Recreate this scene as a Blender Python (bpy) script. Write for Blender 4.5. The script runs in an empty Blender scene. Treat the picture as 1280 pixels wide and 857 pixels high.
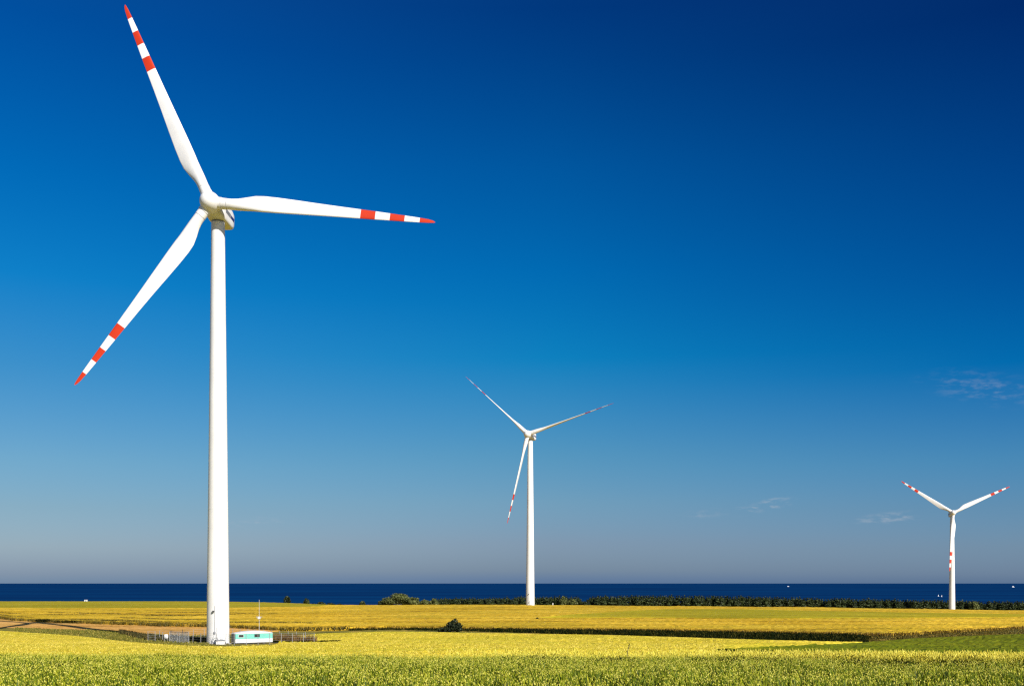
import bpy, math, random
import numpy as np
from mathutils import Vector, Matrix

R = math.radians
rng = np.random.default_rng(7)
random.seed(7)
scene = bpy.context.scene
COL = scene.collection

# ------------------------------------------------------------------ camera
CZ = 12.0                      # eye height over the world zero
F = 1310.0                     # focal length in photo pixels (1280 wide)
cam = bpy.data.cameras.new('camera')
cam.sensor_width = 36.0
cam.lens = F / 1280 * 36.0
cam.shift_y = 300.0 / 1280
cam.clip_start = 0.5
cam.clip_end = 600000
camo = bpy.data.objects.new('camera', cam)
COL.objects.link(camo)
camo.location = (0, 0, CZ)
camo.rotation_euler = (R(90), 0, 0)
scene.camera = camo

# ------------------------------------------------------------------ light
SUN_AZ, SUN_EL = 143.0, 30.0   # azimuth clockwise from +Y
SKY_ROT = R(SUN_AZ)
sun = bpy.data.lights.new('sun', 'SUN')
sun.energy = 5.0
sun.angle = R(0.5)
sun.color = (1.0, 0.95, 0.87)
suno = bpy.data.objects.new('sun', sun)
COL.objects.link(suno)
sd = Vector((math.sin(R(SUN_AZ)) * math.cos(R(SUN_EL)), math.cos(R(SUN_AZ)) * math.cos(R(SUN_EL)), math.sin(R(SUN_EL))))
suno.rotation_euler = sd.to_track_quat('Z', 'Y').to_euler()
suno.location = sd * 300

vs = scene.view_settings
vs.view_transform = 'Standard'
vs.look = 'None'
vs.gamma = 1
vs.use_curve_mapping = False
vs.exposure = 0.65

world = bpy.data.worlds.new('World')
scene.world = world
world.use_nodes = True
wt = world.node_tree
wt.nodes.clear()

def wn(t, **kw):
    n = wt.nodes.new(t)
    for k, v in kw.items():
        setattr(n, k, v)
    return n

def build_world():
    out = wn('ShaderNodeOutputWorld')
    bg = wn('ShaderNodeBackground')
    bg.inputs['Strength'].default_value = 0.1
    sky = wn('ShaderNodeTexSky', sky_type='NISHITA', sun_disc=False)
    sky.sun_elevation = R(SUN_EL)
    sky.sun_rotation = SKY_ROT
    sky.altitude = 0
    sky.air_density = 1.0
    sky.dust_density = SKY_DUST
    sky.ozone_density = SKY_OZONE
    tc = wn('ShaderNodeTexCoord')
    sep = wn('ShaderNodeSeparateXYZ')
    wt.links.new(tc.outputs['Generated'], sep.inputs[0])
    # clear deep summer air, darkest at right angles to the sun (to the right) and paler away from it
    def ramp_of(stops):
        ramp = wn('ShaderNodeValToRGB')
        el = ramp.color_ramp.elements
        el[0].position, el[0].color = stops[0][0], (*stops[0][1], 1)
        el[1].position, el[1].color = stops[-1][0], (*stops[-1][1], 1)
        for p, c in stops[1:-1]:
            e = el.new(p)
            e.color = (*c, 1)
        wt.links.new(sep.outputs['Z'], ramp.inputs[0])
        return ramp.outputs[0]
    def span(sock, a0, a1):
        r = wn('ShaderNodeMapRange', interpolation_type='LINEAR')
        r.inputs[1].default_value, r.inputs[2].default_value = a0, a1
        wt.links.new(sock, r.inputs[0])
        return r.outputs[0]
    def mixc(f, c0, c1):
        x = wn('ShaderNodeMix', data_type='RGBA')
        wt.links.new(f, x.inputs[0])
        wt.links.new(c0, x.inputs[6])
        if isinstance(c1, tuple): x.inputs[7].default_value = (*c1, 1)
        else: wt.links.new(c1, x.inputs[7])
        return x.outputs[2]
    front = mixc(span(sep.outputs['X'], .04, .42), mixc(span(sep.outputs['X'], -.42, .04), ramp_of(SKY_L), ramp_of(SKY_C)), ramp_of(SKY_R))
    filt = mixc(span(sep.outputs['Y'], .55, -.25), front, (.42, .50, .62))
    mul = wn('ShaderNodeMix', data_type='RGBA', blend_type='MULTIPLY')
    mul.inputs[0].default_value = 1
    wt.links.new(sky.outputs[0], mul.inputs[6])
    wt.links.new(filt, mul.inputs[7])
    col = mul.outputs[2]
    # thin cirrus wisps
    nz = wn('ShaderNodeTexNoise')
    mp = wn('ShaderNodeMapping')
    mp.inputs['Scale'].default_value = (13, 13, 46)
    mp.inputs['Rotation'].default_value = (0, R(-6), 0)
    wt.links.new(tc.outputs['Generated'], mp.inputs[0])
    wt.links.new(mp.outputs[0], nz.inputs['Vector'])
    nz.inputs['Detail'].default_value = 7
    nz.inputs['Roughness'].default_value = 0.62
    nr = wn('ShaderNodeMapRange', interpolation_type='SMOOTHSTEP')
    nr.inputs[1].default_value = 0.45
    nr.inputs[2].default_value = 0.72
    wt.links.new(nz.outputs[0], nr.inputs[0])
    acc = None
    for (px, py, sx, sy, a) in WISPS:
        d = Vector(((px - 640) / F, 1, (728 - py) / F)).normalized()
        m = wn('ShaderNodeMapping', vector_type='TEXTURE')
        m.inputs['Location'].default_value = d
        m.inputs['Rotation'].default_value = (0, R(-5 if px != 1228 else 14), 0)
        m.inputs['Scale'].default_value = (sx / F, sx / F, sy / F)
        wt.links.new(tc.outputs['Generated'], m.inputs[0])
        ln = wn('ShaderNodeVectorMath', operation='LENGTH')
        wt.links.new(m.outputs[0], ln.inputs[0])
        r = wn('ShaderNodeMapRange', interpolation_type='SMOOTHSTEP')
        r.inputs[1].default_value = 1.0
        r.inputs[2].default_value = 0.0
        r.inputs[4].default_value = a
        wt.links.new(ln.outputs['Value'], r.inputs[0])
        if acc is None:
            acc = r.outputs[0]
        else:
            ad = wn('ShaderNodeMath', operation='ADD')
            wt.links.new(acc, ad.inputs[0])
            wt.links.new(r.outputs[0], ad.inputs[1])
            acc = ad.outputs[0]
    mm = wn('ShaderNodeMath', operation='MULTIPLY')
    wt.links.new(acc, mm.inputs[0])
    wt.links.new(nr.outputs[0], mm.inputs[1])
    cl = wn('ShaderNodeMix', data_type='RGBA')
    wt.links.new(mm.outputs[0], cl.inputs[0])
    wt.links.new(col, cl.inputs[6])
    cl.inputs[7].default_value = (3.0, 3.2, 3.6, 1)
    wt.links.new(cl.outputs[2], bg.inputs[0])
    wt.links.new(bg.outputs[0], out.inputs[0])

SKY_DUST, SKY_OZONE = 0.6, 2.0
SKY_L = [(0.0017, (0.1996, 0.2985, 0.5692)), (0.0086, (0.2243, 0.3017, 0.5366)), (0.0321, (0.2728, 0.3357, 0.496)), (0.0666, (0.2487, 0.3369, 0.4503)), (0.1075, (0.2121, 0.3604, 0.4711)), (0.1877, (0.0879, 0.3471, 0.5199)), (0.2594, (0.0125, 0.3479, 0.601)), (0.3386, (0.001, 0.2993, 0.6048)), (0.4449, (0.001, 0.2258, 0.5701)), (0.8, (0.1, 0.3, 0.62))]
SKY_C = [(0.0034, (0.1584, 0.2619, 0.5853)), (0.0126, (0.2046, 0.2884, 0.5217)), (0.0385, (0.2243, 0.2926, 0.479)), (0.0764, (0.2083, 0.3297, 0.4685)), (0.1215, (0.1487, 0.3447, 0.4784)), (0.2091, (0.011, 0.341, 0.557)), (0.2854, (0.001, 0.2928, 0.5716)), (0.3689, (0.001, 0.2423, 0.5316)), (0.4805, (0.001, 0.136, 0.4027)), (0.8, (0.09, 0.26, 0.55))]
SKY_R = [(0.0003, (0.1834, 0.3028, 0.66)), (0.0086, (0.2156, 0.3285, 0.6522)), (0.0321, (0.2143, 0.3203, 0.5694)), (0.0665, (0.1771, 0.316, 0.5194)), (0.1075, (0.122, 0.3261, 0.5246)), (0.1876, (0.0025, 0.2569, 0.5238)), (0.2592, (0.001, 0.1957, 0.4745)), (0.3384, (0.001, 0.1501, 0.413)), (0.4446, (0.001, 0.0781, 0.2876)), (0.8, (0.08, 0.22, 0.5))]
WISPS = [(1228, 484, 84, 24, .22), (968, 628, 34, 9, .75), (934, 637, 32, 8, .7), (1115, 646, 60, 9, .6),
         (880, 641, 36, 8, .3), (320, 652, 70, 9, .25)]
build_world()

# ------------------------------------------------------------------ helpers
def tag(o, label=None, cat=None, group=None, kind=None):
    if label: o['label'] = label
    if cat: o['category'] = cat
    if group: o['group'] = group
    if kind: o['kind'] = kind
    return o

def empty(name, loc, rz=0.0):
    o = bpy.data.objects.new(name, None)
    COL.objects.link(o)
    o.location = loc
    o.rotation_euler = (0, 0, rz)
    o.empty_display_size = 0.5
    return o

def mat_simple(name, color, rough=0.6, metallic=0.0, spec=0.5, noise=0.0, scale=1.0, trans=0.0):
    m = bpy.data.materials.new(name)
    m.use_nodes = True
    t = m.node_tree
    b = t.nodes['Principled BSDF']
    b.inputs['Base Color'].default_value = (*color, 1)
    b.inputs['Roughness'].default_value = rough
    b.inputs['Metallic'].default_value = metallic
    b.inputs['Specular IOR Level'].default_value = spec
    if noise:
        tc = t.nodes.new('ShaderNodeTexCoord')
        n = t.nodes.new('ShaderNodeTexNoise')
        n.inputs['Scale'].default_value = scale
        n.inputs['Detail'].default_value = 6
        t.links.new(tc.outputs['Object'], n.inputs['Vector'])
        r = t.nodes.new('ShaderNodeMapRange')
        r.inputs[1].default_value = 0.3
        r.inputs[2].default_value = 0.7
        r.inputs[3].default_value = 1 - noise
        r.inputs[4].default_value = 1
        t.links.new(n.outputs[0], r.inputs[0])
        x = t.nodes.new('ShaderNodeMix')
        x.data_type = 'RGBA'
        x.blend_type = 'MULTIPLY'
        x.inputs[0].default_value = 1
        x.inputs[6].default_value = (*color, 1)
        t.links.new(r.outputs[0], x.inputs[7])
        t.links.new(x.outputs[2], b.inputs['Base Color'])
    return m

def mat_leaf(name, stops, trans=0.25, rough=0.6, spec=0.25, patch=None):
    """plant material: colour runs along 'stops' with the random 'tint' every leaf carries"""
    m = bpy.data.materials.new(name)
    m.use_nodes = True
    t = m.node_tree
    b = t.nodes['Principled BSDF']
    a = t.nodes.new('ShaderNodeAttribute')
    a.attribute_name = 'tint'
    ramp = t.nodes.new('ShaderNodeValToRGB')
    el = ramp.color_ramp.elements
    el[0].position, el[0].color = stops[0][0], (*stops[0][1], 1)
    el[1].position, el[1].color = stops[-1][0], (*stops[-1][1], 1)
    for p, c in stops[1:-1]:
        e = el.new(p)
        e.color = (*c, 1)
    t.links.new(a.outputs['Fac'], ramp.inputs[0])
    col = ramp.outputs[0]
    t.links.new(col, b.inputs['Base Color'])
    b.inputs['Roughness'].default_value = rough
    b.inputs['Specular IOR Level'].default_value = spec
    if trans:
        tr = t.nodes.new('ShaderNodeBsdfTranslucent')
        t.links.new(col, tr.inputs[0])
        mx = t.nodes.new('ShaderNodeMixShader')
        mx.inputs[0].default_value = trans
        t.links.new(b.outputs[0], mx.inputs[1])
        t.links.new(tr.outputs[0], mx.inputs[2])
        t.links.new(mx.outputs[0], t.nodes['Material Output'].inputs[0])
    return m

class MB:
    """collects shapes, then links them as one mesh object"""
    def __init__(s):
        s.v, s.f, s.m = [], [], []
    def add(s, verts, faces, mi=0):
        o = len(s.v)
        s.v += [tuple(v) for v in verts]
        s.f += [tuple(i + o for i in f) for f in faces]
        s.m += [mi] * len(faces)
    def box(s, c, size, rot=None, mi=0):
        c = Vector(c)
        M = rot if rot is not None else Matrix.Identity(3)
        vs = [c + M @ Vector((sx * size[0] / 2, sy * size[1] / 2, sz * size[2] / 2)) for sx in (-1, 1) for sy in (-1, 1) for sz in (-1, 1)]
        s.add(vs, [(0, 1, 3, 2), (4, 6, 7, 5), (0, 4, 5, 1), (2, 3, 7, 6), (0, 2, 6, 4), (1, 5, 7, 3)], mi)
    def tube(s, a, b, r0, r1=None, n=10, mi=0, caps=True):
        a, b = Vector(a), Vector(b)
        r1 = r0 if r1 is None else r1
        d = (b - a).normalized()
        q = d.to_track_quat('Z', 'Y').to_matrix()
        ra = [a + q @ Vector((math.cos(2 * math.pi * i / n) * r0, math.sin(2 * math.pi * i / n) * r0, 0)) for i in range(n)]
        rb = [b + q @ Vector((math.cos(2 * math.pi * i / n) * r1, math.sin(2 * math.pi * i / n) * r1, 0)) for i in range(n)]
        fs = [(i, (i + 1) % n, n + (i + 1) % n, n + i) for i in range(n)]
        if caps:
            fs += [tuple(range(n))[::-1], tuple(range(n, 2 * n))]
        s.add(ra + rb, fs, mi)
    def rings(s, rings, mi=0, mats=None, cap0=True, cap1=True):
        n = len(rings[0])
        o = len(s.v)
        for r in rings:
            s.v += [tuple(p) for p in r]
        for k in range(len(rings) - 1):
            for i in range(n):
                s.f.append((o + k * n + i, o + k * n + (i + 1) % n, o + (k + 1) * n + (i + 1) % n, o + (k + 1) * n + i))
                s.m.append(mats[k] if mats else mi)
        if cap0:
            s.f.append(tuple(o + i for i in range(n))[::-1]); s.m.append(mats[0] if mats else mi)
        if cap1:
            e = o + (len(rings) - 1) * n
            s.f.append(tuple(e + i for i in range(n))); s.m.append(mats[-1] if mats else mi)
    def build(s, name, mats, parent=None, smooth=None):
        me = bpy.data.meshes.new(name)
        me.from_pydata(s.v, [], s.f)
        for m in (mats if isinstance(mats, (list, tuple)) else [mats]):
            me.materials.append(m)
        me.polygons.foreach_set('material_index', s.m)
        me.update()
        if smooth is not None:
            me.polygons.foreach_set('use_smooth', [True] * len(s.f))
            try:
                me.set_sharp_from_angle(angle=R(smooth))
            except Exception:
                pass
        o = bpy.data.objects.new(name, me)
        COL.objects.link(o)
        if parent is not None:
            o.parent = parent
        return o

def mesh_np(name, co, quads, mat, tint=None, smooth=False, parent=None):
    """one mesh from numpy arrays; tint is a value per face"""
    me = bpy.data.meshes.new(name)
    k = quads.shape[1]
    me.vertices.add(len(co))
    me.vertices.foreach_set('co', np.ascontiguousarray(co, dtype=np.float32).ravel())
    me.loops.add(quads.size)
    me.loops.foreach_set('vertex_index', np.ascontiguousarray(quads, dtype=np.int32).ravel())
    me.polygons.add(len(quads))
    me.polygons.foreach_set('loop_start', np.arange(0, quads.size, k, dtype=np.int32))
    me.polygons.foreach_set('use_smooth', np.full(len(quads), smooth))
    me.update(calc_edges=True)
    if tint is not None:
        at = me.attributes.new('tint', 'FLOAT', 'FACE')
        at.data.foreach_set('value', np.ascontiguousarray(tint, dtype=np.float32))
    for m in (mat if isinstance(mat, (list, tuple)) else [mat]):
        me.materials.append(m)
    o = bpy.data.objects.new(name, me)
    COL.objects.link(o)
    if parent is not None:
        o.parent = parent
    return o

# ------------------------------------------------------------------ terrain height
PXC = [-700, 0, 250, 330, 400, 450, 505, 640, 740, 900, 1000, 1100, 1200, 1280, 1900]
YCR = [750, 750.3, 750.3, 751.3, 754, 756.3, 755, 755.2, 757, 758.2, 759.6, 761, 762.3, 762.8, 764]
C720 = [-(y - 728) / F * 720 - .65 for y in YCR]
PX4 = [-700, 0, 640, 1000, 1280, 1900]
C490 = [-11.6, -11.5, -10.9, -11.9, -13.5, -14]

def ground_rel0(X, Y):
    X, Y = np.broadcast_arrays(np.asarray(X, float), np.asarray(Y, float))
    px = 640 + F * X / np.maximum(Y, 120)
    c4 = np.interp(px, PX4, C490)
    c7 = np.zeros_like(px)
    for dx in (-40, -20, 0, 20, 40):
        c7 = c7 + np.interp(px + dx, PXC, C720) / 5
    near = -(2.0 + 0.0485 * Y)
    a = -11.31 + 0 * Y
    def lerp(p, q, y0, y1):
        return p + (q - p) * np.clip((Y - y0) / (y1 - y0), 0, 1)
    z = np.where(Y < 192, near, lerp(a, a - .05, 192, 270))
    z = np.where(Y >= 270, lerp(a - .05, c4, 270, 490), z)
    z = np.where(Y >= 490, lerp(c4, c7, 490, 720), z)
    z = np.where(Y >= 720, lerp(c7, c7 - 3.0, 720, 800), z)
    z = np.where(Y >= 800, lerp(c7 - 3.0, c7 * 0 - 36, 800, 900), z)
    z = np.where(Y >= 900, lerp(c7 * 0 - 36, c7 * 0 - 52, 900, 1000), z)
    return z

def ground_rel(X, Y):
    X = np.asarray(X, float); Y = np.asarray(Y, float)
    w = np.clip(np.abs(Y) * 0.05, 1, 16)
    w = np.where(Y > 680, 6, w)
    z = sum(ground_rel0(X, Y + k * w) for k in (-1, -.5, 0, .5, 1)) / 5
    # gentle natural unevenness
    z = z + 0.10 * np.sin(X * 0.11 + 1.3) * np.sin(Y * 0.071) * np.clip(Y / 100, 0, 1) * np.clip((700 - Y) / 200, 0, 1)
    return z

def G(X, Y):
    return CZ + float(ground_rel(X, Y))

def WX(px, D):
    return (px - 640) / F * D

def hit(px, py, h=0.0):
    """distance along the ground at which the sight line (px, py) meets ground + h"""
    Y = np.geomspace(22, 760, 6000)
    X = (px - 640) / F * Y
    ray = -(py - 728) / F * Y
    g = ground_rel(X, Y) + h
    i = np.argmax(ray <= g)
    return float(Y[i]) if (ray <= g).any() else 735.0

# ------------------------------------------------------------------ ground, sea
def ground_material():
    m = bpy.data.materials.new('rough_grass_ground')
    m.use_nodes = True
    t = m.node_tree
    b = t.nodes['Principled BSDF']
    b.inputs['Roughness'].default_value = 0.9
    b.inputs['Specular IOR Level'].default_value = 0.1
    tc = t.nodes.new('ShaderNodeTexCoord')
    n1 = t.nodes.new('ShaderNodeTexNoise')
    n1.inputs['Scale'].default_value = 0.09
    n1.inputs['Detail'].default_value = 8
    n1.inputs['Roughness'].default_value = 0.7
    t.links.new(tc.outputs['Object'], n1.inputs['Vector'])
    r = t.nodes.new('ShaderNodeValToRGB')
    e = r.color_ramp.elements
    e[0].position, e[0].color = 0.36, (.050, .055, .012, 1)
    e[1].position, e[1].color = 0.66, (.42, .26, .06, 1)
    k = e.new(0.48); k.color = (.14, .13, .02, 1)
    k = e.new(0.57); k.color = (.28, .20, .03, 1)
    t.links.new(n1.outputs[0], r.inputs[0])
    t.links.new(r.outputs[0], b.inputs['Base Color'])
    n2 = t.nodes.new('ShaderNodeTexNoise')
    n2.inputs['Scale'].default_value = 2.0
    n2.inputs['Detail'].default_value = 6
    t.links.new(tc.outputs['Object'], n2.inputs['Vector'])
    bp = t.nodes.new('ShaderNodeBump')
    bp.inputs['Strength'].default_value = 0.8
    bp.inputs['Distance'].default_value = 0.3
    t.links.new(n2.outputs[0], bp.inputs['Height'])
    t.links.new(bp.outputs[0], b.inputs['Normal'])
    return m

def build_ground():
    Ys = np.concatenate([np.linspace(-60, 16, 16), np.geomspace(20, 700, 260), np.linspace(704, 1010, 90)])
    v = np.linspace(-1, 1, 301)
    v = 0.55 * v + 0.45 * v ** 3
    half = np.where(Ys > 0, 1.25 * Ys, 0) + 120
    X = half[:, None] * v[None, :]
    Y = np.repeat(Ys[:, None], len(v), 1)
    Z = CZ + ground_rel(X, Y)
    co = np.stack([X, Y, Z], -1).reshape(-1, 3)
    n, k = X.shape
    i = (np.arange(n - 1)[:, None] * k + np.arange(k - 1)[None, :]).ravel()
    q = np.stack([i, i + 1, i + k + 1, i + k], -1)
    o = mesh_np('ground', co, q, ground_material(), smooth=True)
    tag(o, kind='structure')

def build_sea():
    m = bpy.data.materials.new('sea_water')
    m.use_nodes = True
    t = m.node_tree
    t.nodes.remove(t.nodes['Principled BSDF'])
    b = t.nodes.new('ShaderNodeBsdfDiffuse')          # the deep colour of the water body
    gl = t.nodes.new('ShaderNodeBsdfGlossy')          # wave facets mirroring the sky
    gl.inputs['Roughness'].default_value = 0.45
    mx = t.nodes.new('ShaderNodeMixShader')
    mx.inputs[0].default_value = 0.008
    t.links.new(b.outputs[0], mx.inputs[1])
    t.links.new(gl.outputs[0], mx.inputs[2])
    t.links.new(mx.outputs[0], t.nodes['Material Output'].inputs[0])
    tc = t.nodes.new('ShaderNodeTexCoord')
    mp = t.nodes.new('ShaderNodeMapping')
    mp.inputs['Scale'].default_value = (.0006, .0022, 1)
    t.links.new(tc.outputs['Object'], mp.inputs[0])
    n = t.nodes.new('ShaderNodeTexNoise')
    n.inputs['Scale'].default_value = 1.0
    n.inputs['Detail'].default_value = 9
    n.inputs['Roughness'].default_value = 0.65
    t.links.new(mp.outputs[0], n.inputs['Vector'])
    r = t.nodes.new('ShaderNodeValToRGB')
    e = r.color_ramp.elements
    e[0].position, e[0].color = 0.35, (.0003, .0150, .070, 1)
    e[1].position, e[1].color = 0.68, (.0005, .034, .118, 1)
    t.links.new(n.outputs[0], r.inputs[0])
    t.links.new(r.outputs[0], b.inputs['Color'])
    n2 = t.nodes.new('ShaderNodeTexNoise')
    n2.inputs['Scale'].default_value = 0.12
    n2.inputs['Detail'].default_value = 5
    t.links.new(tc.outputs['Object'], n2.inputs['Vector'])
    bp = t.nodes.new('ShaderNodeBump')
    bp.inputs['Strength'].default_value = 0.5
    bp.inputs['Distance'].default_value = 1.0
    t.links.new(n2.outputs[0], bp.inputs['Height'])
    t.links.new(bp.outputs[0], gl.inputs['Normal'])
    Ys = np.concatenate([[-3000, 0], np.geomspace(600, 240000, 40)])
    xs = np.concatenate([-np.geomspace(300, 250000, 14)[::-1], [0], np.geomspace(300, 250000, 14)])
    X, Y = np.meshgrid(xs, Ys)
    co = np.stack([X, Y, np.full_like(X, CZ - 40)], -1).reshape(-1, 3)
    nn, k = X.shape
    i = (np.arange(nn - 1)[:, None] * k + np.arange(k - 1)[None, :]).ravel()
    q = np.stack([i, i + 1, i + k + 1, i + k], -1)
    tag(mesh_np('sea', co, q, m, smooth=True), kind='structure')

build_ground()
build_sea()

# ------------------------------------------------------------------ fields of crops
def mat_field(name, dark, mid, light, alt=None, big=0.02, fine=1.4, streak=(0.012, 0.10), bump=0.5, ang=0.0, tram=None):
    m = bpy.data.materials.new(name)
    m.use_nodes = True
    t = m.node_tree
    L = t.links.new
    b = t.nodes['Principled BSDF']
    b.inputs['Roughness'].default_value = 0.85
    b.inputs['Specular IOR Level'].default_value = 0.03
    tc = t.nodes.new('ShaderNodeTexCoord')
    mp = t.nodes.new('ShaderNodeMapping')
    mp.inputs['Rotation'].default_value = (0, 0, ang)
    mp.inputs['Scale'].default_value = (streak[0], streak[1], 1)
    L(tc.outputs['Object'], mp.inputs[0])
    n1 = t.nodes.new('ShaderNodeTexNoise')           # long bands of the drilling direction
    n1.inputs['Scale'].default_value = 1
    n1.inputs['Detail'].default_value = 8
    n1.inputs['Roughness'].default_value = 0.72
    L(mp.outputs[0], n1.inputs['Vector'])
    n2 = t.nodes.new('ShaderNodeTexNoise')           # ears
    n2.inputs['Scale'].default_value = fine
    n2.inputs['Detail'].default_value = 4
    n2.inputs['Roughness'].default_value = 0.8
    L(tc.outputs['Object'], n2.inputs['Vector'])
    n3 = t.nodes.new('ShaderNodeTexNoise')           # patches of soil
    n3.inputs['Scale'].default_value = big
    n3.inputs['Detail'].default_value = 4
    L(tc.outputs['Object'], n3.inputs['Vector'])
    def mad(a, k, c):
        x = t.nodes.new('ShaderNodeMath'); x.operation = 'MULTIPLY_ADD'
        L(a, x.inputs[0]); x.inputs[1].default_value = k
        if isinstance(c, float): x.inputs[2].default_value = c
        else: L(c, x.inputs[2])
        return x.outputs[0]
    s = mad(n1.outputs[0], 0.9, -0.45)
    s = mad(n2.outputs[0], 0.9, s)
    s = mad(n3.outputs[0], 0.6, s)
    s = mad(s, 1.0, -0.25)
    if tram:                                         # tractor tramlines
        w = t.nodes.new('ShaderNodeTexWave')
        w.wave_type = 'BANDS'; w.bands_direction = 'Y'
        mp2 = t.nodes.new('ShaderNodeMapping')
        mp2.inputs['Rotation'].default_value = (0, 0, ang)
        L(tc.outputs['Object'], mp2.inputs[0]); L(mp2.outputs[0], w.inputs['Vector'])
        w.inputs['Scale'].default_value = 0.314 / tram
        w.inputs['Distortion'].default_value = 0.6
        w.inputs['Detail'].default_value = 2
        w.inputs['Detail Scale'].default_value = 0.3
        rr = t.nodes.new('ShaderNodeMapRange')
        rr.inputs[1].default_value = 0.0; rr.inputs[2].default_value = 0.05
        rr.inputs[3].default_value = -0.22; rr.inputs[4].default_value = 0.0
        L(w.outputs['Fac'], rr.inputs[0])
        ad = t.nodes.new('ShaderNodeMath'); ad.operation = 'ADD'
        L(s, ad.inputs[0]); L(rr.outputs[0], ad.inputs[1])
        s = ad.outputs[0]
    r = t.nodes.new('ShaderNodeValToRGB')
    e = r.color_ramp.elements
    e[0].position, e[0].color = 0.22, (*dark, 1)
    e[1].position, e[1].color = 0.78, (*light, 1)
    k = e.new(0.47); k.color = (*mid, 1)
    L(s, r.inputs[0])
    col = r.outputs[0]
    if alt:                                          # patches where the stand is greener or weedier
        mp3 = t.nodes.new('ShaderNodeMapping')
        mp3.inputs['Rotation'].default_value = (0, 0, ang)
        mp3.inputs['Scale'].default_value = (.012, .05, 1)
        mp3.inputs['Location'].default_value = (3.1, 7.7, 0)
        L(tc.outputs['Object'], mp3.inputs[0])
        n4 = t.nodes.new('ShaderNodeTexNoise')
        n4.inputs['Scale'].default_value = 1
        n4.inputs['Detail'].default_value = 9
        n4.inputs['Roughness'].default_value = 0.75
        L(mp3.outputs[0], n4.inputs['Vector'])
        q = t.nodes.new('ShaderNodeMapRange')
        q.inputs[1].default_value = 0.46; q.inputs[2].default_value = 0.68
        q.inputs[4].default_value = 0.95
        L(n4.outputs[0], q.inputs[0])
        x = t.nodes.new('ShaderNodeMix'); x.data_type = 'RGBA'
        L(q.outputs[0], x.inputs[0]); L(col, x.inputs[6])
        x.inputs[7].default_value = (*alt, 1)
        col = x.outputs[2]
    L(col, b.inputs['Base Color'])
    bp = t.nodes.new('ShaderNodeBump')
    bp.inputs['Strength'].default_value = bump
    bp.inputs['Distance'].default_value = 0.25
    L(n2.outputs[0], bp.inputs['Height'])
    L(bp.outputs[0], b.inputs['Normal'])
    return m

class Curve:
    """a field boundary: distance from the eye point for each bearing"""
    def __init__(s, pts, h=0.0, dist=False):
        s.p = [p for p, _ in pts]
        s.d = [d if dist else hit(p, d, h) for p, d in pts]
    def __call__(s, px):
        return np.interp(px, s.p, s.d)

def field(name, near, far, px0, px1, h, mat, rows=60, step=4.0, jit=0.06, label=None, wob=0.0):
    pxs = np.linspace(px0, px1, int(round((px1 - px0) / step)) + 1)
    Yn, Yf = near(pxs), far(pxs)
    if wob:
        w = np.convolve(rng.normal(0, 1, len(pxs) + 8), np.ones(9) / 9, 'valid') * wob
        Yn = Yn + w; Yf = Yf + np.convolve(rng.normal(0, 1, len(pxs) + 8), np.ones(9) / 9, 'valid') * wob
    Yf = np.maximum(Yf, Yn + 0.4)
    t = np.linspace(0, 1, rows)[:, None]
    Y = Yn[None] * (Yf / Yn)[None] ** t
    X = (pxs[None] - 640) / F * Y
    Zg = CZ + ground_rel(X, Y)
    Z = Zg + h + rng.normal(0, jit, X.shape)
    # skirt: the standing edge of the crop
    Z[0], Z[-1] = Zg[0] + h * .98, Zg[-1] + h * .98
    def ring(zz, sl): return np.stack([X[sl], Y[sl], zz[sl]], -1)
    top = np.stack([X, Y, Z], -1)
    bot = np.stack([X, Y, Zg - 0.3], -1)
    full = np.concatenate([bot[:1], top, bot[-1:]], 0)
    lft = full[:, :1].copy(); lft[:, 0, 2] = CZ + ground_rel(lft[:, 0, 0], lft[:, 0, 1]) - 0.3
    rgt = full[:, -1:].copy(); rgt[:, 0, 2] = CZ + ground_rel(rgt[:, 0, 0], rgt[:, 0, 1]) - 0.3
    full = np.concatenate([lft, full, rgt], 1)
    n, k = full.shape[:2]
    i = (np.arange(n - 1)[:, None] * k + np.arange(k - 1)[None, :]).ravel()
    q = np.stack([i, i + 1, i + k + 1, i + k], -1)
    o = mesh_np(name, full.reshape(-1, 3), q, mat, smooth=False)
    tag(o, label, kind='stuff')
    return o

b0 = Curve([(-300, 67), (0, 66), (640, 66), (900, 61), (1100, 54), (1280, 49.5), (1600, 44)], dist=True)
b1 = Curve([(-300, 785), (0, 787), (60, 791), (120, 796), (183, 802.5), (250, 806.5), (285, 807), (343, 805), (352, 796), (400, 790.5), (440, 789.3),
            (480, 788), (640, 790.5), (760, 792.5), (860, 795.5), (940, 798), (1020, 800), (1080, 801.5)], h=.3)
b2 = Curve([(-300, 768), (0, 772.5), (15, 775), (50, 777), (100, 778.5), (130, 779.8), (200, 782), (260, 783.2), (345, 787.5), (420, 787.2),
            (480, 785), (640, 786.5), (760, 788), (860, 789.5), (940, 790.9), (1050, 793), (1100, 794), (1140, 793), (1200, 789.5), (1280, 784.5), (1500, 778)], h=0)
b3 = Curve([(-300, 781), (0, 783.5), (60, 786), (130, 787.5), (183, 792), (240, 794), (300, 791), (350, 788)], h=0)
fLow = Curve([(660, 771.5), (740, 771.3), (860, 771.6), (1000, 772), (1100, 771.6), (1200, 771), (1280, 770), (1500, 768)], h=.75)
fUp = Curve([(676, 771.5), (700, 769), (740, 766.2), (790, 763), (830, 761), (960, 761.5), (1100, 764.5), (1280, 767.0), (1500, 768)], h=.75)
eLow = Curve([(-300, 758.5), (0, 758.8), (100, 759.3), (250, 759.6), (330, 758.3), (400, 757.4), (450, 756.2)], h=.6)
eLow.d[-1] = 716
crest = Curve([(-700, 716), (1900, 716)], dist=True)
gUp = Curve([(895, 812.2), (950, 808.5), (1000, 806.3), (1060, 803.5), (1090, 801), (1140, 797), (1200, 794.5), (1280, 791.5), (1500, 789)], h=.35)
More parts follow.
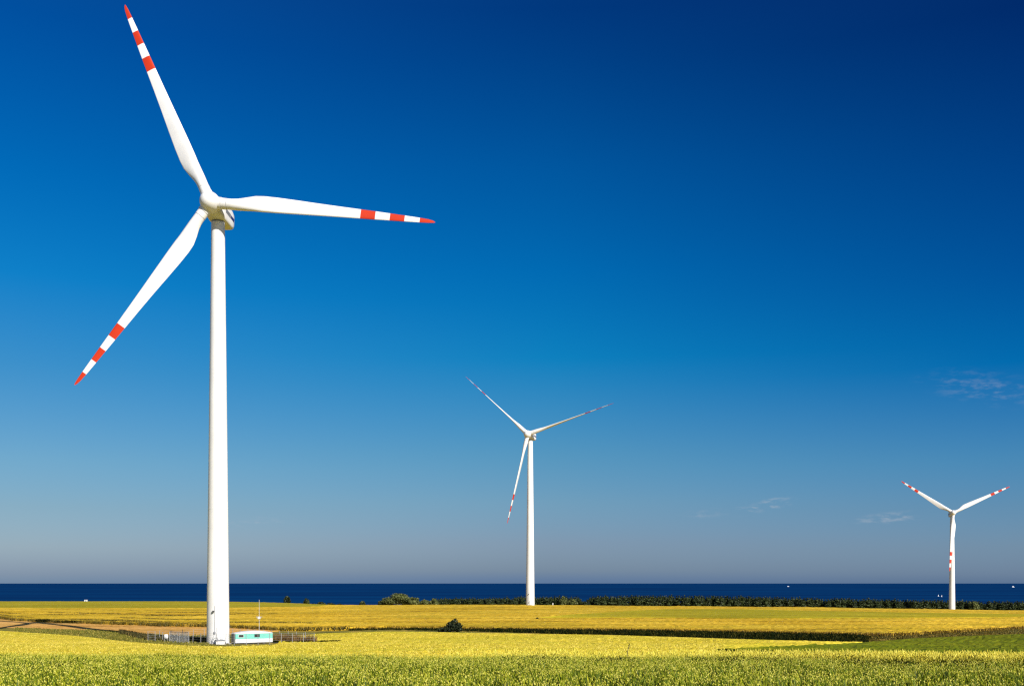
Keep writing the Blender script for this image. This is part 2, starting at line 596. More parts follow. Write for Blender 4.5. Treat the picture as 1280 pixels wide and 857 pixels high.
gLow = Curve([(895, 812.2), (980, 816.5), (1050, 819), (1100, 820.5), (1280, 823.5), (1500, 829)], h=.35)

GOLD = mat_field('ripe_wheat', (.19, .105, .006), (.50, .31, .020), (.70, .47, .055), alt=(.31, .235, .016), streak=(.014, .11), tram=26, ang=R(-5), fine=1.1, bump=.9)
LIME = mat_field('ripe_barley', (.30, .235, .012), (.60, .455, .034), (.78, .60, .095), alt=(.40, .37, .020), streak=(.035, .16), fine=2.2, ang=R(3), bump=.9)
STUB = mat_field('orange_stubble', (.19, .09, .014), (.52, .28, .070), (.68, .40, .14), alt=(.36, .21, .04), streak=(.02, .2), ang=R(-6), fine=.7)
OLIV = mat_field('olive_crop', (.16, .14, .006), (.27, .22, .012), (.38, .30, .022), alt=(.31, .27, .016), streak=(.01, .08))
GREEN = mat_field('green_beet_field', (.028, .042, .002), (.075, .098, .004), (.15, .16, .008), alt=(.13, .13, .006), streak=(.03, .22), ang=R(8))

HG = .8
near_C = lambda p: b2(p)
field('barley_field', lambda p: b0(p) - 1.5, b1, -300, 895, .3, LIME, rows=110, label='pale yellow barley field between the green crop and the big turbine')
field('barley_field', b0, gLow, 895, 1500, .3, LIME, rows=40, label='narrow yellow barley strip along the edge of the green crop')
field('barley_field', gUp, b1, 895, 1078, .3, LIME, rows=40, label='yellow barley wedge between the dark ditch and the green beet field')
field('beet_field', gLow, gUp, 895, 1500, .42, GREEN, rows=90, jit=.08, label='green leafy field on the right behind the foreground crop')
field('wheat_field', b2, lambda p: np.where(p < 450, eLow(p), crest(p)), -300, 1500, HG, GOLD, rows=150,
      label='wide golden wheat field running across the picture above the dark ditch')
field('olive_field', fLow, fUp, 676, 1500, HG + .18, OLIV, rows=60, jit=.03, label='olive green crop strip crossing the golden wheat at right')
field('olive_field', eLow, crest, -300, 446, .62, OLIV, rows=60, label='olive green crop strip below the sea on the left')
field('stubble_field', b3, b2, -300, 348, .12, STUB, rows=60, jit=.03, label='orange stubble strip left of the big turbine')

# ------------------------------------------------------------------ tufts of plants
def tufts(name, P, hmin, hmax, nb, width, lean, mat, label, tint0=0.0, tint1=1.0, heads=0, head_len=.10, head_w=.02, base=0.0, spread=.08, kind='stuff', parent=None):
    """P: (n,3) feet; each tuft has nb bent blades (two quads each) and 'heads' ears on top"""
    n = len(P)
    N = n * nb
    foot = np.repeat(P, nb, 0) + np.concatenate([rng.normal(0, spread, (N, 2)), np.zeros((N, 1))], 1)
    az = rng.uniform(0, 2 * np.pi, N)
    H = np.repeat(rng.uniform(hmin, hmax, n), nb) * rng.uniform(.72, 1.05, N)
    ln = rng.uniform(.1, 1, N) * lean
    d = np.stack([np.cos(az), np.sin(az), np.zeros(N)], -1)
    s = np.stack([-np.sin(az), np.cos(az), np.zeros(N)], -1)
    up = np.array([0, 0, 1.0])
    w = width * rng.uniform(.6, 1.3, N)[:, None]
    p0 = foot + up * (base * H)[:, None]
    p1 = foot + d * (ln * .35 * H)[:, None] + up * (H * .62)[:, None]
    p2 = foot + d * (ln * H)[:, None] + up * (H * np.sqrt(np.clip(1 - (ln * .6) ** 2, .2, 1)))[:, None]
    co = np.stack([p0 - s * w * .7, p0 + s * w * .7, p1 + s * w, p1 - s * w, p2 + s * w * .25, p2 - s * w * .25], 1).reshape(-1, 3)
    i = np.arange(N) * 6
    q = np.concatenate([np.stack([i, i + 1, i + 2, i + 3], -1), np.stack([i + 3, i + 2, i + 4, i + 5], -1)], 0)
    tn = np.repeat(rng.normal(.5, .17, n), nb) + rng.normal(0, .17, N)
    tn = tint0 + (tint1 - tint0) * np.clip(tn, 0, 1) * (.8 if heads else 1)
    tint = np.concatenate([tn, tn])
    if heads:
        M = n * heads
        ft = np.repeat(P, heads, 0) + np.concatenate([rng.normal(0, spread * 1.3, (M, 2)), np.zeros((M, 1))], 1)
        HH = np.repeat(rng.uniform(hmin, hmax, n), heads) * rng.uniform(.9, 1.15, M)
        a2 = rng.uniform(0, 2 * np.pi, M)
        tilt = rng.uniform(.05, .7, M)
        dd = np.stack([np.cos(a2) * np.sin(tilt), np.sin(a2) * np.sin(tilt), np.cos(tilt)], -1)
        ss = np.stack([-np.sin(a2), np.cos(a2), np.zeros(M)], -1)
        tt = np.cross(dd, ss)
        b = ft + up * (HH)[:, None]
        L = (head_len * rng.uniform(.6, 1.3, M))[:, None]
        hw = head_w * rng.uniform(.7, 1.3, M)[:, None]
        c = b + dd * L * .5
        # a slim four sided ear
        hv = np.stack([b, c + ss * hw, c + tt * hw, c - ss * hw, c - tt * hw, b + dd * L], 1).reshape(-1, 3)
        j = len(co) + np.arange(M) * 6
        hq = np.concatenate([np.stack([j, j + 1, j + 5, j + 2], -1), np.stack([j, j + 3, j + 5, j + 4], -1),
                             np.stack([j, j + 2, j + 5, j + 3], -1), np.stack([j, j + 4, j + 5, j + 1], -1)], 0)
        co = np.concatenate([co, hv]); q = np.concatenate([q, hq])
        th = np.clip(rng.normal(.88, .10, M), .6, 1)
        tint = np.concatenate([tint, th, th, th, th])
    o = mesh_np(name, co, q, mat, tint=tint, parent=parent)
    if parent is None:
        tag(o, label, kind=kind)
    return o

def scatter(n, ymin, ymax, half):
    Y = np.sqrt(rng.uniform(ymin ** 2, ymax ** 2, n))
    X = rng.uniform(-1, 1, n) * half(Y)
    return X, Y

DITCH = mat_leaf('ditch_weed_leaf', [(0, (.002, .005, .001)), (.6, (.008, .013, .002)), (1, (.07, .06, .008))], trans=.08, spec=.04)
CROP = mat_leaf('green_crop_leaf', [(0, (.016, .026, .002)), (.35, (.09, .13, .004)), (.62, (.225, .26, .007)), (.8, (.40, .39, .020)), (1, (.68, .62, .12))], trans=.2)
def foreground():
    n = 68000
    X, Y = scatter(n, 9, 69, lambda y: .58 * y + 14)
    px = 640 + F * X / Y
    keep = Y < b0(px) + rng.normal(0, .5, n)
    g = np.sin(X * .9 + np.sin(Y * .5) * 2) * np.sin(Y * .63 + X * .21) + .5 * np.sin(X * 2.3) * np.sin(Y * 1.9)
    keep &= ~((g > .95) & (rng.random(n) < .85))
    keep &= rng.random(n) < .72
    X, Y = X[keep], Y[keep]
    lift = .10 * np.sin(X * .55 + np.sin(Y * .3)) * np.sin(Y * .41)
    P = np.stack([X, Y, CZ + ground_rel(X, Y) - .06 + lift], -1)
    tufts('green_crop', P, .40, .86, 11, .021, .75, CROP, 'dense green and yellow crop across the foreground', heads=3, head_len=.065, head_w=.017, base=.3, spread=.13)
    # ripe ears standing along the far edge of the crop at right
    n = 8000
    px = rng.uniform(560, 1400, n)
    Y = b0(px) + rng.uniform(-.6, 2.2, n)
    keep = rng.random(n) < np.interp(px, [560, 860, 1000, 1400], [.10, .25, .8, 1])
    px, Y = px[keep], Y[keep]
    X = WX(px, Y)
    P = np.stack([X, Y, CZ + ground_rel(X, Y) - .05], -1)
    tufts('ripe_ears', P, .55, .95, 6, .020, .35, EDGE, 'ripe yellow ears along the far edge of the green crop', heads=3, head_len=.22, head_w=.022, base=.1, spread=.12)
    n = 1500  # near-black tufts stand in for the shaded gaps between the crop plants
    px = np.concatenate([rng.normal(c, 7, n // 30) for c in rng.uniform(600, 1330, 30)])
    Y = b0(px) - rng.uniform(.8, 5.5, len(px))
    X = WX(px, Y)
    P = np.stack([X, Y, CZ + ground_rel(X, Y) - .05], -1)
    tufts('dark_gap_tufts', P, .62, .88, 9, .03, .6, DITCH, 'near-black tufts painting the shaded gaps between plants just inside the far edge of the green crop', base=.2, spread=.14)
    n = 52000
    X, Y = scatter(n, 52, 262, lambda y: .52 * y + 6)
    px = 640 + F * X / Y
    keep = (Y > b0(px) + .5) & (Y < np.where(px < 905, b1(px), gLow(px)) - 1)
    X, Y = X[keep], Y[keep]
    P = np.stack([X, Y, CZ + ground_rel(X, Y) + .1], -1)
    tufts('barley_ears', P, .25, .40, 5, .035, .9, EARS, 'pale yellow ears standing in the barley field', spread=.2)
EDGE = mat_leaf('yellow_ear', [(0, (.03, .045, .002)), (.3, (.20, .22, .006)), (.55, (.52, .48, .022)), (1, (.85, .74, .12))], trans=.2)
EARS = mat_leaf('ripe_ear', [(0, (.13, .13, .006)), (.4, (.52, .43, .030)), (1, (.82, .66, .16))], trans=.2)
foreground()

VERGE = mat_leaf('shaded_verge_leaf', [(0, (.022, .020, .003)), (.6, (.10, .075, .008)), (1, (.36, .24, .03))], trans=.15)  # golden brown darkened to paint in wheat lying in shade
def ditch():
    n = 21000
    px = rng.uniform(436, 1330, n)
    lo = np.where(px < 1080, b1(px), gUp(px))
    hi = b2(px)
    lo = lo + (hi - lo) * np.interp(px, [436, 520, 640, 760, 1330], [.75, .6, .45, .15, 0])
    t = rng.uniform(-.05, 1.0, n) ** .8
    t = np.where(np.isnan(t), 0, t)
    Y = lo + (hi - lo) * t + .4
    thin = np.interp(px, [436, 480, 640, 760, 1060, 1100, 1180, 1330], [.10, .2, .5, 1, .85, .5, .22, .25])
    thin = thin * np.clip(.75 + .5 * np.sin(px * .11) * np.sin(px * .037 + 1), .1, 1)
    keep = rng.random(n) < thin
    px, Y = px[keep], Y[keep]
    X = WX(px, Y)
    P = np.stack([X, Y, CZ + ground_rel(X, Y) - .15], -1)
    hs = np.interp(px, [436, 640, 760, 1330], [0, 1, 1, 1])
    near_ = hs < .9
    far_ = (px > 1085) & (rng.random(len(px)) < .72)
    near_ = near_ | far_
    tufts('rough_grass', P[far_], .15, .4, 8, .06, .7, VERGE, 'tan and olive rough grass with shade painted into its tone between the golden wheat and the green field at right', spread=.4)
    near_ = near_ & ~far_
    far2 = ~near_ & ~far_
    P = P - np.stack([0 * px, 0 * px, np.interp(px, [1060, 1130], [0, .35])], -1)
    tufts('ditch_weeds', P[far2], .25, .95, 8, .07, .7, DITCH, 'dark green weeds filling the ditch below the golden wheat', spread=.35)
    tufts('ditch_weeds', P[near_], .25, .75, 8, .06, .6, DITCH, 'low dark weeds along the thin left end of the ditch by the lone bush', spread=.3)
ditch()

WEDGE = mat_leaf('shaded_wheat_stalk', [(0, (.03, .018, .002)), (.45, (.13, .075, .006)), (1, (.58, .38, .04))], trans=.15)  # dark brown end of the ramp paints the shadow side of the wheat
def wheat_edge():
    n = 9000
    px = rng.uniform(440, 1340, n)
    Y = b2(px) + rng.uniform(-1.6, 3.0, n)
    keep = rng.random(n) < np.interp(px, [440, 640, 760, 1340], [.3, .6, 1, 1])
    px, Y = px[keep], Y[keep]
    X = WX(px, Y)
    P = np.stack([X, Y, CZ + ground_rel(X, Y) - .1], -1)
    far_ = rng.random(len(px)) < .5
    tufts('wheat_edge', P, .55, 1.05, 8, .05, .4, WEDGE, 'ragged gold stalks with shade painted in as brown along the near edge of the wheat above the ditch', spread=.3)
    n = 3600
    px = rng.uniform(1030, 1340, n)
    t = rng.random(n) ** 1.3
    Y = b2(px) - .4 - t * np.maximum(b2(px) - gUp(px), 3)
    X = WX(px, Y)
    P = np.stack([X, Y, CZ + ground_rel(X, Y) - .1], -1)
    tufts('shaded_verge', P, .12, .48, 8, .05, .7, VERGE, 'rough grass with shade painted in as dark brown between the wheat and the green field at far right', spread=.35)
wheat_edge()

# ------------------------------------------------------------------ wind turbines
def mat_paint(name, color, rough=.35):
    m = mat_simple(name, color, rough=rough, spec=.3, noise=.10, scale=.35)
    return m
WHITE = mat_paint('white_paint', (.66, .65, .64))
RED = mat_paint('red_paint', (.46, .030, .006), .45)
GREY = mat_simple('grey_paint', (.16, .17, .19), .5)
DARK = mat_simple('black_rubber', (.012, .012, .014), .5)
NAVY = mat_simple('navy_paint', (.010, .012, .09), .4)
STEEL = mat_simple('galvanised_steel', (.48, .49, .50), .45, metallic=.6)
POST = mat_simple('weathered_post', (.22, .22, .22), .7)
CONC = mat_simple('concrete', (.30, .27, .22), .9, noise=.3, scale=2)

BANDS = [0.67, 0.735, 0.80, 0.865, 0.932]
def blade_mesh(mb, H, a, r, u, t, Rr, pitch):
    d = r * math.cos(t) + u * math.sin(t)
    mo = r * math.sin(t) - u * math.cos(t)
    S = [(3.12, 1.9, 1, 0), (3.9, 1.92, 1, .03), (5.0, 2.12, .86, .25), (6.4, 2.55, .6, .7), (8.0, 2.95, .38, 1), (9.6, 3.08, .28, 1), (12.0, 2.98, .235, 1),
         (15.5, 2.68, .21, 1), (19.5, 2.30, .195, 1), (23.5, 1.98, .18, 1), (27.0, 1.74, .17, 1), (30.0, 1.53, .165, 1), (33.0, 1.30, .16, 1),
         (36.0, 1.06, .155, 1), (38.3, .86, .15, 1), (39.8, .66, .15, 1), (40.6, .42, .15, 1), (41.0, .12, .2, 1)]
    sc = Rr / 41.0
    rs = np.array([s[0] for s in S]) * np.where(np.array([s[0] for s in S]) > 5, sc, 1)
    ch = np.array([s[1] for s in S]); th = np.array([s[2] for s in S]); bl = np.array([s[3] for s in S])
    rr = sorted(set([round(float(x), 3) for x in rs] + [round(b * Rr, 3) for b in BANDS]))
    rings, mats = [], []
    n = 28
    for x in rr:
        c = np.interp(x, rs, ch); k = np.interp(x, rs, th); w = np.interp(x, rs, bl)
        f = x / Rr
        tw = R(13) * (1 - min(f / .75, 1)) ** 1.4 * min(f / .15, 1) + pitch
        cd = mo * math.cos(tw) + a * math.sin(tw)
        nd = a * math.cos(tw) - mo * math.sin(tw)
        ring = []
        for i in range(n):
            ang = 2 * math.pi * i / n
            xc = .5 + .5 * math.cos(ang)               # 1 = leading edge
            cx = xc - .5                                # circle part
            cy = .5 * math.sin(ang)
            s_ = 1 - xc                                 # 0 at LE .. 1 at TE
            yt = 5 * (.2969 * math.sqrt(s_) - .126 * s_ - .3516 * s_ ** 2 + .2843 * s_ ** 3 - .1015 * s_ ** 4)
            ay = (yt * k + .006) * (1 if ang < math.pi else -1) * (.85 if ang < math.pi else 1.15)
            if i in (0, n // 2): ay = 0
            ax = xc - .70                               # pitch axis 30 % behind the leading edge
            X_ = (1 - w) * cx + w * ax
            Y_ = (1 - w) * cy * min(k, 1) + w * ay
            ring.append(H + d * x + cd * (X_ * c) + nd * (Y_ * c))
        rings.append(ring)
    for x0, x1 in zip(rr[:-1], rr[1:]):
        f = (x0 + x1) / 2 / Rr
        mats.append(1 if (BANDS[0] < f < BANDS[1] or BANDS[2] < f < BANDS[3] or f > BANDS[4]) else 0)
    mb.rings(rings, mats=mats)

def turbine(label, hub_px, hub_py, D, tow_px, yaw, tilt, phase, Rr, pitch, door=True):
    yaw, tilt, phase, pitch = R(yaw), R(tilt), R(phase), R(pitch)
    a = Vector((math.sin(yaw) * math.cos(tilt), -math.cos(yaw) * math.cos(tilt), math.sin(tilt)))
    r = Vector((math.cos(yaw), math.sin(yaw), 0))
    u = r.cross(-a).normalized() * 1.0
    if u.z < 0: u = -u
    over = 4.2
    Hw = Vector((WX(hub_px, D), D, CZ + (728 - hub_py) / F * D))
    ah = Vector((a.x, a.y, 0)).normalized()
    tx, ty = Hw.x - ah.x * over, Hw.y - ah.y * over
    if tow_px is not None:
        tx = WX(tow_px, ty)
        Hw.x = tx + ah.x * over
    gz = G(tx, ty)
    root = empty('wind_turbine', (tx, ty, gz))
    tag(root, label, 'wind turbine', 'wind turbines in the fields by the sea')
    O = Vector((tx, ty, gz))
    H = Hw - O
    ttop = (H - a * over).z - 1.95
    # tower
    mb = MB()
    N = 64
    def circ(z, rad): return [Vector((math.cos(2 * math.pi * i / N) * rad, math.sin(2 * math.pi * i / N) * rad, z)) for i in range(N)]
    prof = [(-1.0, 2.04), (.25, 2.04)]
    for k in range(1, 13):
        prof.append((ttop * k / 12, 2.04 - (2.04 - 1.2) * (k / 12) ** 1.05))
    mb.rings([circ(z, rd) for z, rd in prof])
    tower = mb.build('tower', WHITE, root, smooth=40)
    for fz in (.32, .64):
        fl = MB()
        rd = 2.04 - .84 * fz ** 1.05
        fl.rings([circ(fz * ttop - .05, rd - .02), circ(fz * ttop - .05, rd + .012), circ(fz * ttop + .05, rd + .012), circ(fz * ttop + .05, rd - .02)], cap0=False, cap1=False)
        fl.build('flange', WHITE, tower, smooth=30)
    base = MB()
    base.rings([circ(-.8, 2.7), circ(.12, 2.6), circ(.16, 2.5)])
    base.build('foundation_ring', CONC, tower, smooth=30)
    yb = MB()
    yb.rings([circ(ttop - .05, 1.16), circ(ttop + .35, 1.16)])
    yb.build('yaw_bearing', GREY, root, smooth=30)
    # door facing the eye with platform, rail and steps
    if door:
        vd = Vector((-tx, -ty, 0)).normalized()
        ca, sa = math.cos(R(7)), math.sin(R(7))
        vd = Vector((vd.x * ca - vd.y * sa, vd.x * sa + vd.y * ca, 0))
        sdv = Vector((-vd.y, vd.x, 0))
        M = Matrix((sdv, vd, Vector((0, 0, 1)))).transposed()
        mbd = MB()
        mbd.box(vd * 2.05 + Vector((0, 0, 2.0)), (.95, .10, 2.1), M)
        dr = mbd.build('door', WHITE, tower)
        pl = MB()
        pl.box(vd * 2.75 + Vector((0, 0, .80)), (1.6, 1.4, .16), M)
        pl.build('platform', GREY, tower)
        sk = MB()
        sk.box(vd * 2.7 + Vector((0, 0, .3)), (1.5, 1.2, .8), M)
        sk.build('plinth', WHITE, tower)
        rl = MB()
        for sx in (-.8, 0, .8):
            c = vd * 3.38 + sdv * sx
            rl.tube(c + Vector((0, 0, .85)), c + Vector((0, 0, 1.95)), .03, n=6)
        for zz in (1.4, 1.95):
            rl.tube(vd * 3.38 + sdv * -.8 + Vector((0, 0, zz)), vd * 3.38 + sdv * .8 + Vector((0, 0, zz)), .03, n=6)
            for sx in (-.8, .8):
                rl.tube(vd * 2.1 + sdv * sx + Vector((0, 0, zz)), vd * 3.38 + sdv * sx + Vector((0, 0, zz)), .03, n=6)
        rl.build('handrail', STEEL, tower)
        stp = MB()
        for k in range(4):
            stp.box(vd * (2.3 + .1) + sdv * (.95 + .24 * k) + Vector((0, 0, .70 - .2 * k)), (.26, .8, .05), M)
        stp.build('steps', STEEL, tower)
        cd_ = MB()
        def onw(z): return 2.04 - .84 * (max(z, 0) / ttop) ** 1.05
        cc = (vd * 1 + sdv * -.42).normalized()
        cd_.tube(cc * (onw(2.0) + .03) + Vector((0, 0, 2.0)), cc * (onw(7) + .03) + Vector((0, 0, 7.0)), .045, n=6)
        cd_.build('conduit', GREY, tower)
        lm = MB()
        lm.box(cc * (onw(6) + .18) + sdv * -.25 + Vector((0, 0, 6.0)), (.32, .35, .3), M)
        lm.build('lamp', DARK, tower)
        bx = MB()
        bx.box(cc * (onw(2) + .1) + Vector((0, 0, 2.15)), (.3, .2, .4), M)
        bx.build('control_box', GREY, tower)
    # nacelle: rounded box along the shaft
    mb = MB()
    def sup(cen, hw, hh, e=5, n=32, flat=0):
        out = []
        for i in range(n):
            t = 2 * math.pi * i / n
            c, s = math.cos(t), math.sin(t)
            x = abs(c) ** (2 / e) * (1 if c > 0 else -1) * hw
            y = abs(s) ** (2 / e) * (1 if s > 0 else -1) * hh
            out.append(cen + r * x + u * y)
        return out
    secs = [(1.75, 1.25, 1.3, 2.4, 0), (2.1, 1.5, 1.5, 2.8, 0), (2.8, 1.68, 1.72, 4.5, .02), (4.0, 1.72, 1.80, 6, .05), (7.6, 1.70, 1.78, 6, .07), (8.7, 1.62, 1.62, 5, .1), (9.1, 1.35, 1.35, 4, .12)]
    mb.rings([sup(H - a * s0 + u * up_, hw, hh, e) for s0, hw, hh, e, up_ in secs])
    nac = mb.build('nacelle', WHITE, root, smooth=35)
    M = Matrix((r, a, u)).transposed()
    for sx in (-1, 1):
        st = MB()
        st.box(H - a * 7.35 + r * sx * 1.712 + u * .05, (.03, 1.8, .62), M)
        st.build('stripe', NAVY, nac)
        vt = MB()
        for k in range(5):
            vt.box(H - a * 4.9 + r * sx * 1.722 + u * (-.25 + .15 * k), (.03, 2.7, .10), M)
        vt.box(H - a * 4.9 + r * sx * 1.712 + u * .05, (.02, 2.8, .80), M)
        vt.build('vent_grille', GREY, nac)
    hd = MB()
    hd.box(H - a * 7.4 + u * 2.0, (1.9, 1.6, .5), M)
    hd.build('cooler_hood', WHITE, nac)
    for sx in (-.6, .6):
        ws = MB()
        p = H - a * 8.3 + r * sx + u * 1.72
        ws.tube(p, p + Vector((0, 0, 1.0)), .035, n=6)
        ws.tube(p + Vector((-.22, 0, 1.0)), p + Vector((.22, 0, 1.0)), .05, n=6)
        ws.build('wind_sensor', GREY, nac)
    # hub: rounded spinner with three root sockets
    hb = MB()
    prof = [(2.45, .05), (2.4, .45), (2.2, .9), (1.8, 1.32), (1.2, 1.62), (.5, 1.76), (-.3, 1.78), (-1.2, 1.62), (-1.75, 1.35)]
    rings = []
    for s0, rad in prof:
        rings.append([H + a * s0 + r * math.cos(2 * math.pi * i / 40) * rad + u * math.sin(2 * math.pi * i / 40) * rad for i in range(40)])
    hb.rings(rings)
    for k in range(3):
        t = phase + k * 2 * math.pi / 3
        d = r * math.cos(t) + u * math.sin(t)
        hb.tube(H + d * .6, H + d * 2.05, 1.12, 1.06, n=36)
        hb.tube(H + d * 2.1, H + d * 3.05, 1.0, .98, n=36)
    hub = hb.build('hub', WHITE, root, smooth=35)
    for k in range(3):
        rg = MB()
        t = phase + k * 2 * math.pi / 3
        d = r * math.cos(t) + u * math.sin(t)
        rg.tube(H + d * 3.0, H + d * 3.14, .93, n=36)
        rg.build('bearing_ring', GREY, hub, smooth=35)
    for k in range(3):
        b = MB()
        blade_mesh(b, H, a, r, u, phase + k * 2 * math.pi / 3, Rr, pitch)
        b.build('blade', [WHITE, RED], root, smooth=50)
    return root

T1 = turbine('tall white wind turbine with red banded blades beside the turquoise trailer, the nearest of three', 263.1, 252.7, 188, None, -2.43, 3.6, -6.0, 40.7, 0)
T2 = turbine('middle white wind turbine with blades turned edge-on, standing on the golden field crest', 658.7, 541.9, 490, 662.8, -17.4, 2.4, 17.1, 42.8, 86)
T3 = turbine('farthest white wind turbine at right with one blade hanging down before its tower', 1191.5, 640.1, 702, None, -12.7, 5.6, 25.6, 39.4, 4, door=False)

# ------------------------------------------------------------------ trees and shrubs
def leaf_cloud(n, lobes, size, flat=.0):
    """n leaf quads spread through the volume of ellipsoid lobes (cx,cy,cz,rx,ry,rz)"""
    lobes = np.array(lobes, float)
    vol = lobes[:, 3] * lobes[:, 4] * lobes[:, 5]
    pick = rng.choice(len(lobes), n, p=vol ** .8 / (vol ** .8).sum())
    d = rng.normal(0, 1, (n, 3)); d /= np.linalg.norm(d, axis=1)[:, None]
    rad = rng.uniform(.25, 1.0, n) ** .5 * rng.uniform(.9, 1.12, n)
    C = lobes[pick, :3] + d * rad[:, None] * lobes[pick, 3:]
    nrm = d + rng.normal(0, .7, (n, 3)); nrm /= np.linalg.norm(nrm, axis=1)[:, None]
    t = np.cross(nrm, rng.normal(0, 1, (n, 3))); t /= np.linalg.norm(t, axis=1)[:, None]
    b = np.cross(nrm, t)
    s = (size * rng.uniform(.5, 1.4, n))[:, None]
    co = np.stack([C - t * s - b * s * .55, C + t * s * .3 - b * s * .8, C + t * s + b * s * .5, C - t * s * .4 + b * s * .75], 1).reshape(-1, 3)
    i = np.arange(n) * 4
    q = np.stack([i, i + 1, i + 2, i + 3], -1)
    tint = np.clip(.25 + .5 * rng.random(len(lobes))[pick] + rng.normal(0, .16, n), 0, 1)
    return co, q, tint

BARK = mat_simple('bark', (.06, .045, .03), .9, noise=.4, scale=3)
PINE = mat_leaf('pine_needles', [(0, (.010, .016, .005)), (.6, (.028, .042, .010)), (1, (.075, .09, .022))], trans=.1)
DECI = mat_leaf('broad_leaves', [(0, (.035, .045, .010)), (.6, (.10, .115, .030)), (1, (.20, .20, .06))], trans=.2)
SHRUB = mat_leaf('dark_shrub_leaves', [(0, (.006, .011, .004)), (.6, (.016, .024, .007)), (1, (.04, .05, .012))], trans=.1)

def crown_tree(name, loc, lobes, nleaf, size, mat, trunk_h, trunk_r, label, cat, group=None, limbs=5):
    root = empty(name, loc)
    tag(root, label, cat, group)
    mb = MB()
    mb.tube((0, 0, -.5), (0, 0, trunk_h * .6), trunk_r, trunk_r * .7, n=8)
    mb.tube((0, 0, trunk_h * .6), (trunk_r * .5, 0, trunk_h), trunk_r * .7, trunk_r * .3, n=8)
    for k in range(limbs):
        l = lobes[k % len(lobes)]
        mb.tube((0, 0, trunk_h * (.3 + .1 * k)), (l[0] * .9, l[1] * .9, l[2]), trunk_r * .4, trunk_r * .1, n=6)
    mb.build('trunk', BARK, root, smooth=40)
    co, q, tint = leaf_cloud(nleaf, lobes, size)
    mesh_np('crown', co, q, mat, tint=tint, parent=root)
    return root

def pine_proto(h, w):
    """young pine as one mesh: tapered trunk and whorls of branches carrying needle clumps"""
    co, q, tint = [], [], []
    o = 0
    def add(c, f, t):
        nonlocal o
        co.append(c); q.append(f + o); tint.append(t); o += len(c)
    n = 6
    A = np.array([[math.cos(2 * math.pi * i / n), math.sin(2 * math.pi * i / n), 0] for i in range(n)])
    tr = np.concatenate([A * .16 + [0, 0, -.6], A * .05 + [0, 0, h * .95]])
    add(tr, np.array([[i, (i + 1) % n, n + (i + 1) % n, n + i] for i in range(n)]), np.full(n, .05))
    lob = []
    nl = 7
    for k in range(nl):
        f = k / (nl - 1)
        z = h * (.10 + .80 * f)
        rad = w * (1 - f ** 2.2) ** .6 * (.75 + .4 * rng.random()) + .35
        for j in range(4 if f < .9 else 2):
            an = rng.uniform(0, 2 * math.pi)
            lob.append((math.cos(an) * rad * .55, math.sin(an) * rad * .55, z + rng.normal(0, .2), rad * .6 + .1, rad * .6 + .1, h * .10))
    lob.append((0, 0, h * .93, .4, .4, h * .07))
    c, f, t = leaf_cloud(700, lob, .30)
    add(c, f, t)
    return np.concatenate(co), np.concatenate(q), np.concatenate(tint)

PINE_ME = []
for k in range(7):
    hh = 1.0
    co, q, tint = pine_proto(7.0, [1.5, 1.9, 1.3, 2.1, 1.7, 2.3, 1.45][k])
    o = mesh_np('pine_tree', co, q, PINE, tint=tint)
    PINE_ME.append(o.data)
    bpy.data.objects.remove(o)

def pine_belt():
    tops = [(545, 747.6), (640, 746.6), (648, 745.5), (690, 745.0), (722, 745.5), (727, 751), (735, 750.5), (738, 745), (800, 743.8), (960, 745.2), (1010, 747), (1080, 748.2),
            (1150, 749.3), (1225, 750.3), (1231, 754.5), (1234, 751.5), (1280, 751.2), (1420, 752)]
    tp = [t[0] for t in tops]; ty = [t[1] for t in tops]
    spots = []
    px = 545.0
    while px < 1390:
        spots.append((px, 736 + rng.uniform(-4, 4)))
        px += rng.uniform(2.3, 3.7)
    for px, D in spots:
        X = WX(px, D)
        g = G(X, D)
        top = CZ - (np.interp(px, tp, ty) + rng.normal(0, .65) - 728) / F * D
        h = max(top - g + .5, 2.4)
        o = bpy.data.objects.new('pine_tree', PINE_ME[int(rng.integers(len(PINE_ME)))])
        COL.objects.link(o)
        o.location = (X, D, g)
        s = h / 7.0
        w = s ** .5 * rng.uniform(1.0, 1.4)
        o.scale = (w, w, s)
        o.rotation_euler = (0, 0, rng.uniform(0, 6.28))
        tag(o, 'dark green young pine in the dense shelter belt between the fields and the sea', 'pine tree', 'pines of the shelter belt')
pine_belt()

def belt_scrub():
    # undergrowth below the pines
    n = 5000
    px = rng.uniform(520, 1400, n)
    Y = rng.uniform(730, 744, n)
    X = WX(px, Y)
    P = np.stack([X, Y, CZ + ground_rel(X, Y) - .2], -1)
    tufts('undergrowth', P, .8, 2.3, 8, .22, .6, DITCH, 'dark undergrowth at the foot of the pine belt', spread=.5)
belt_scrub()

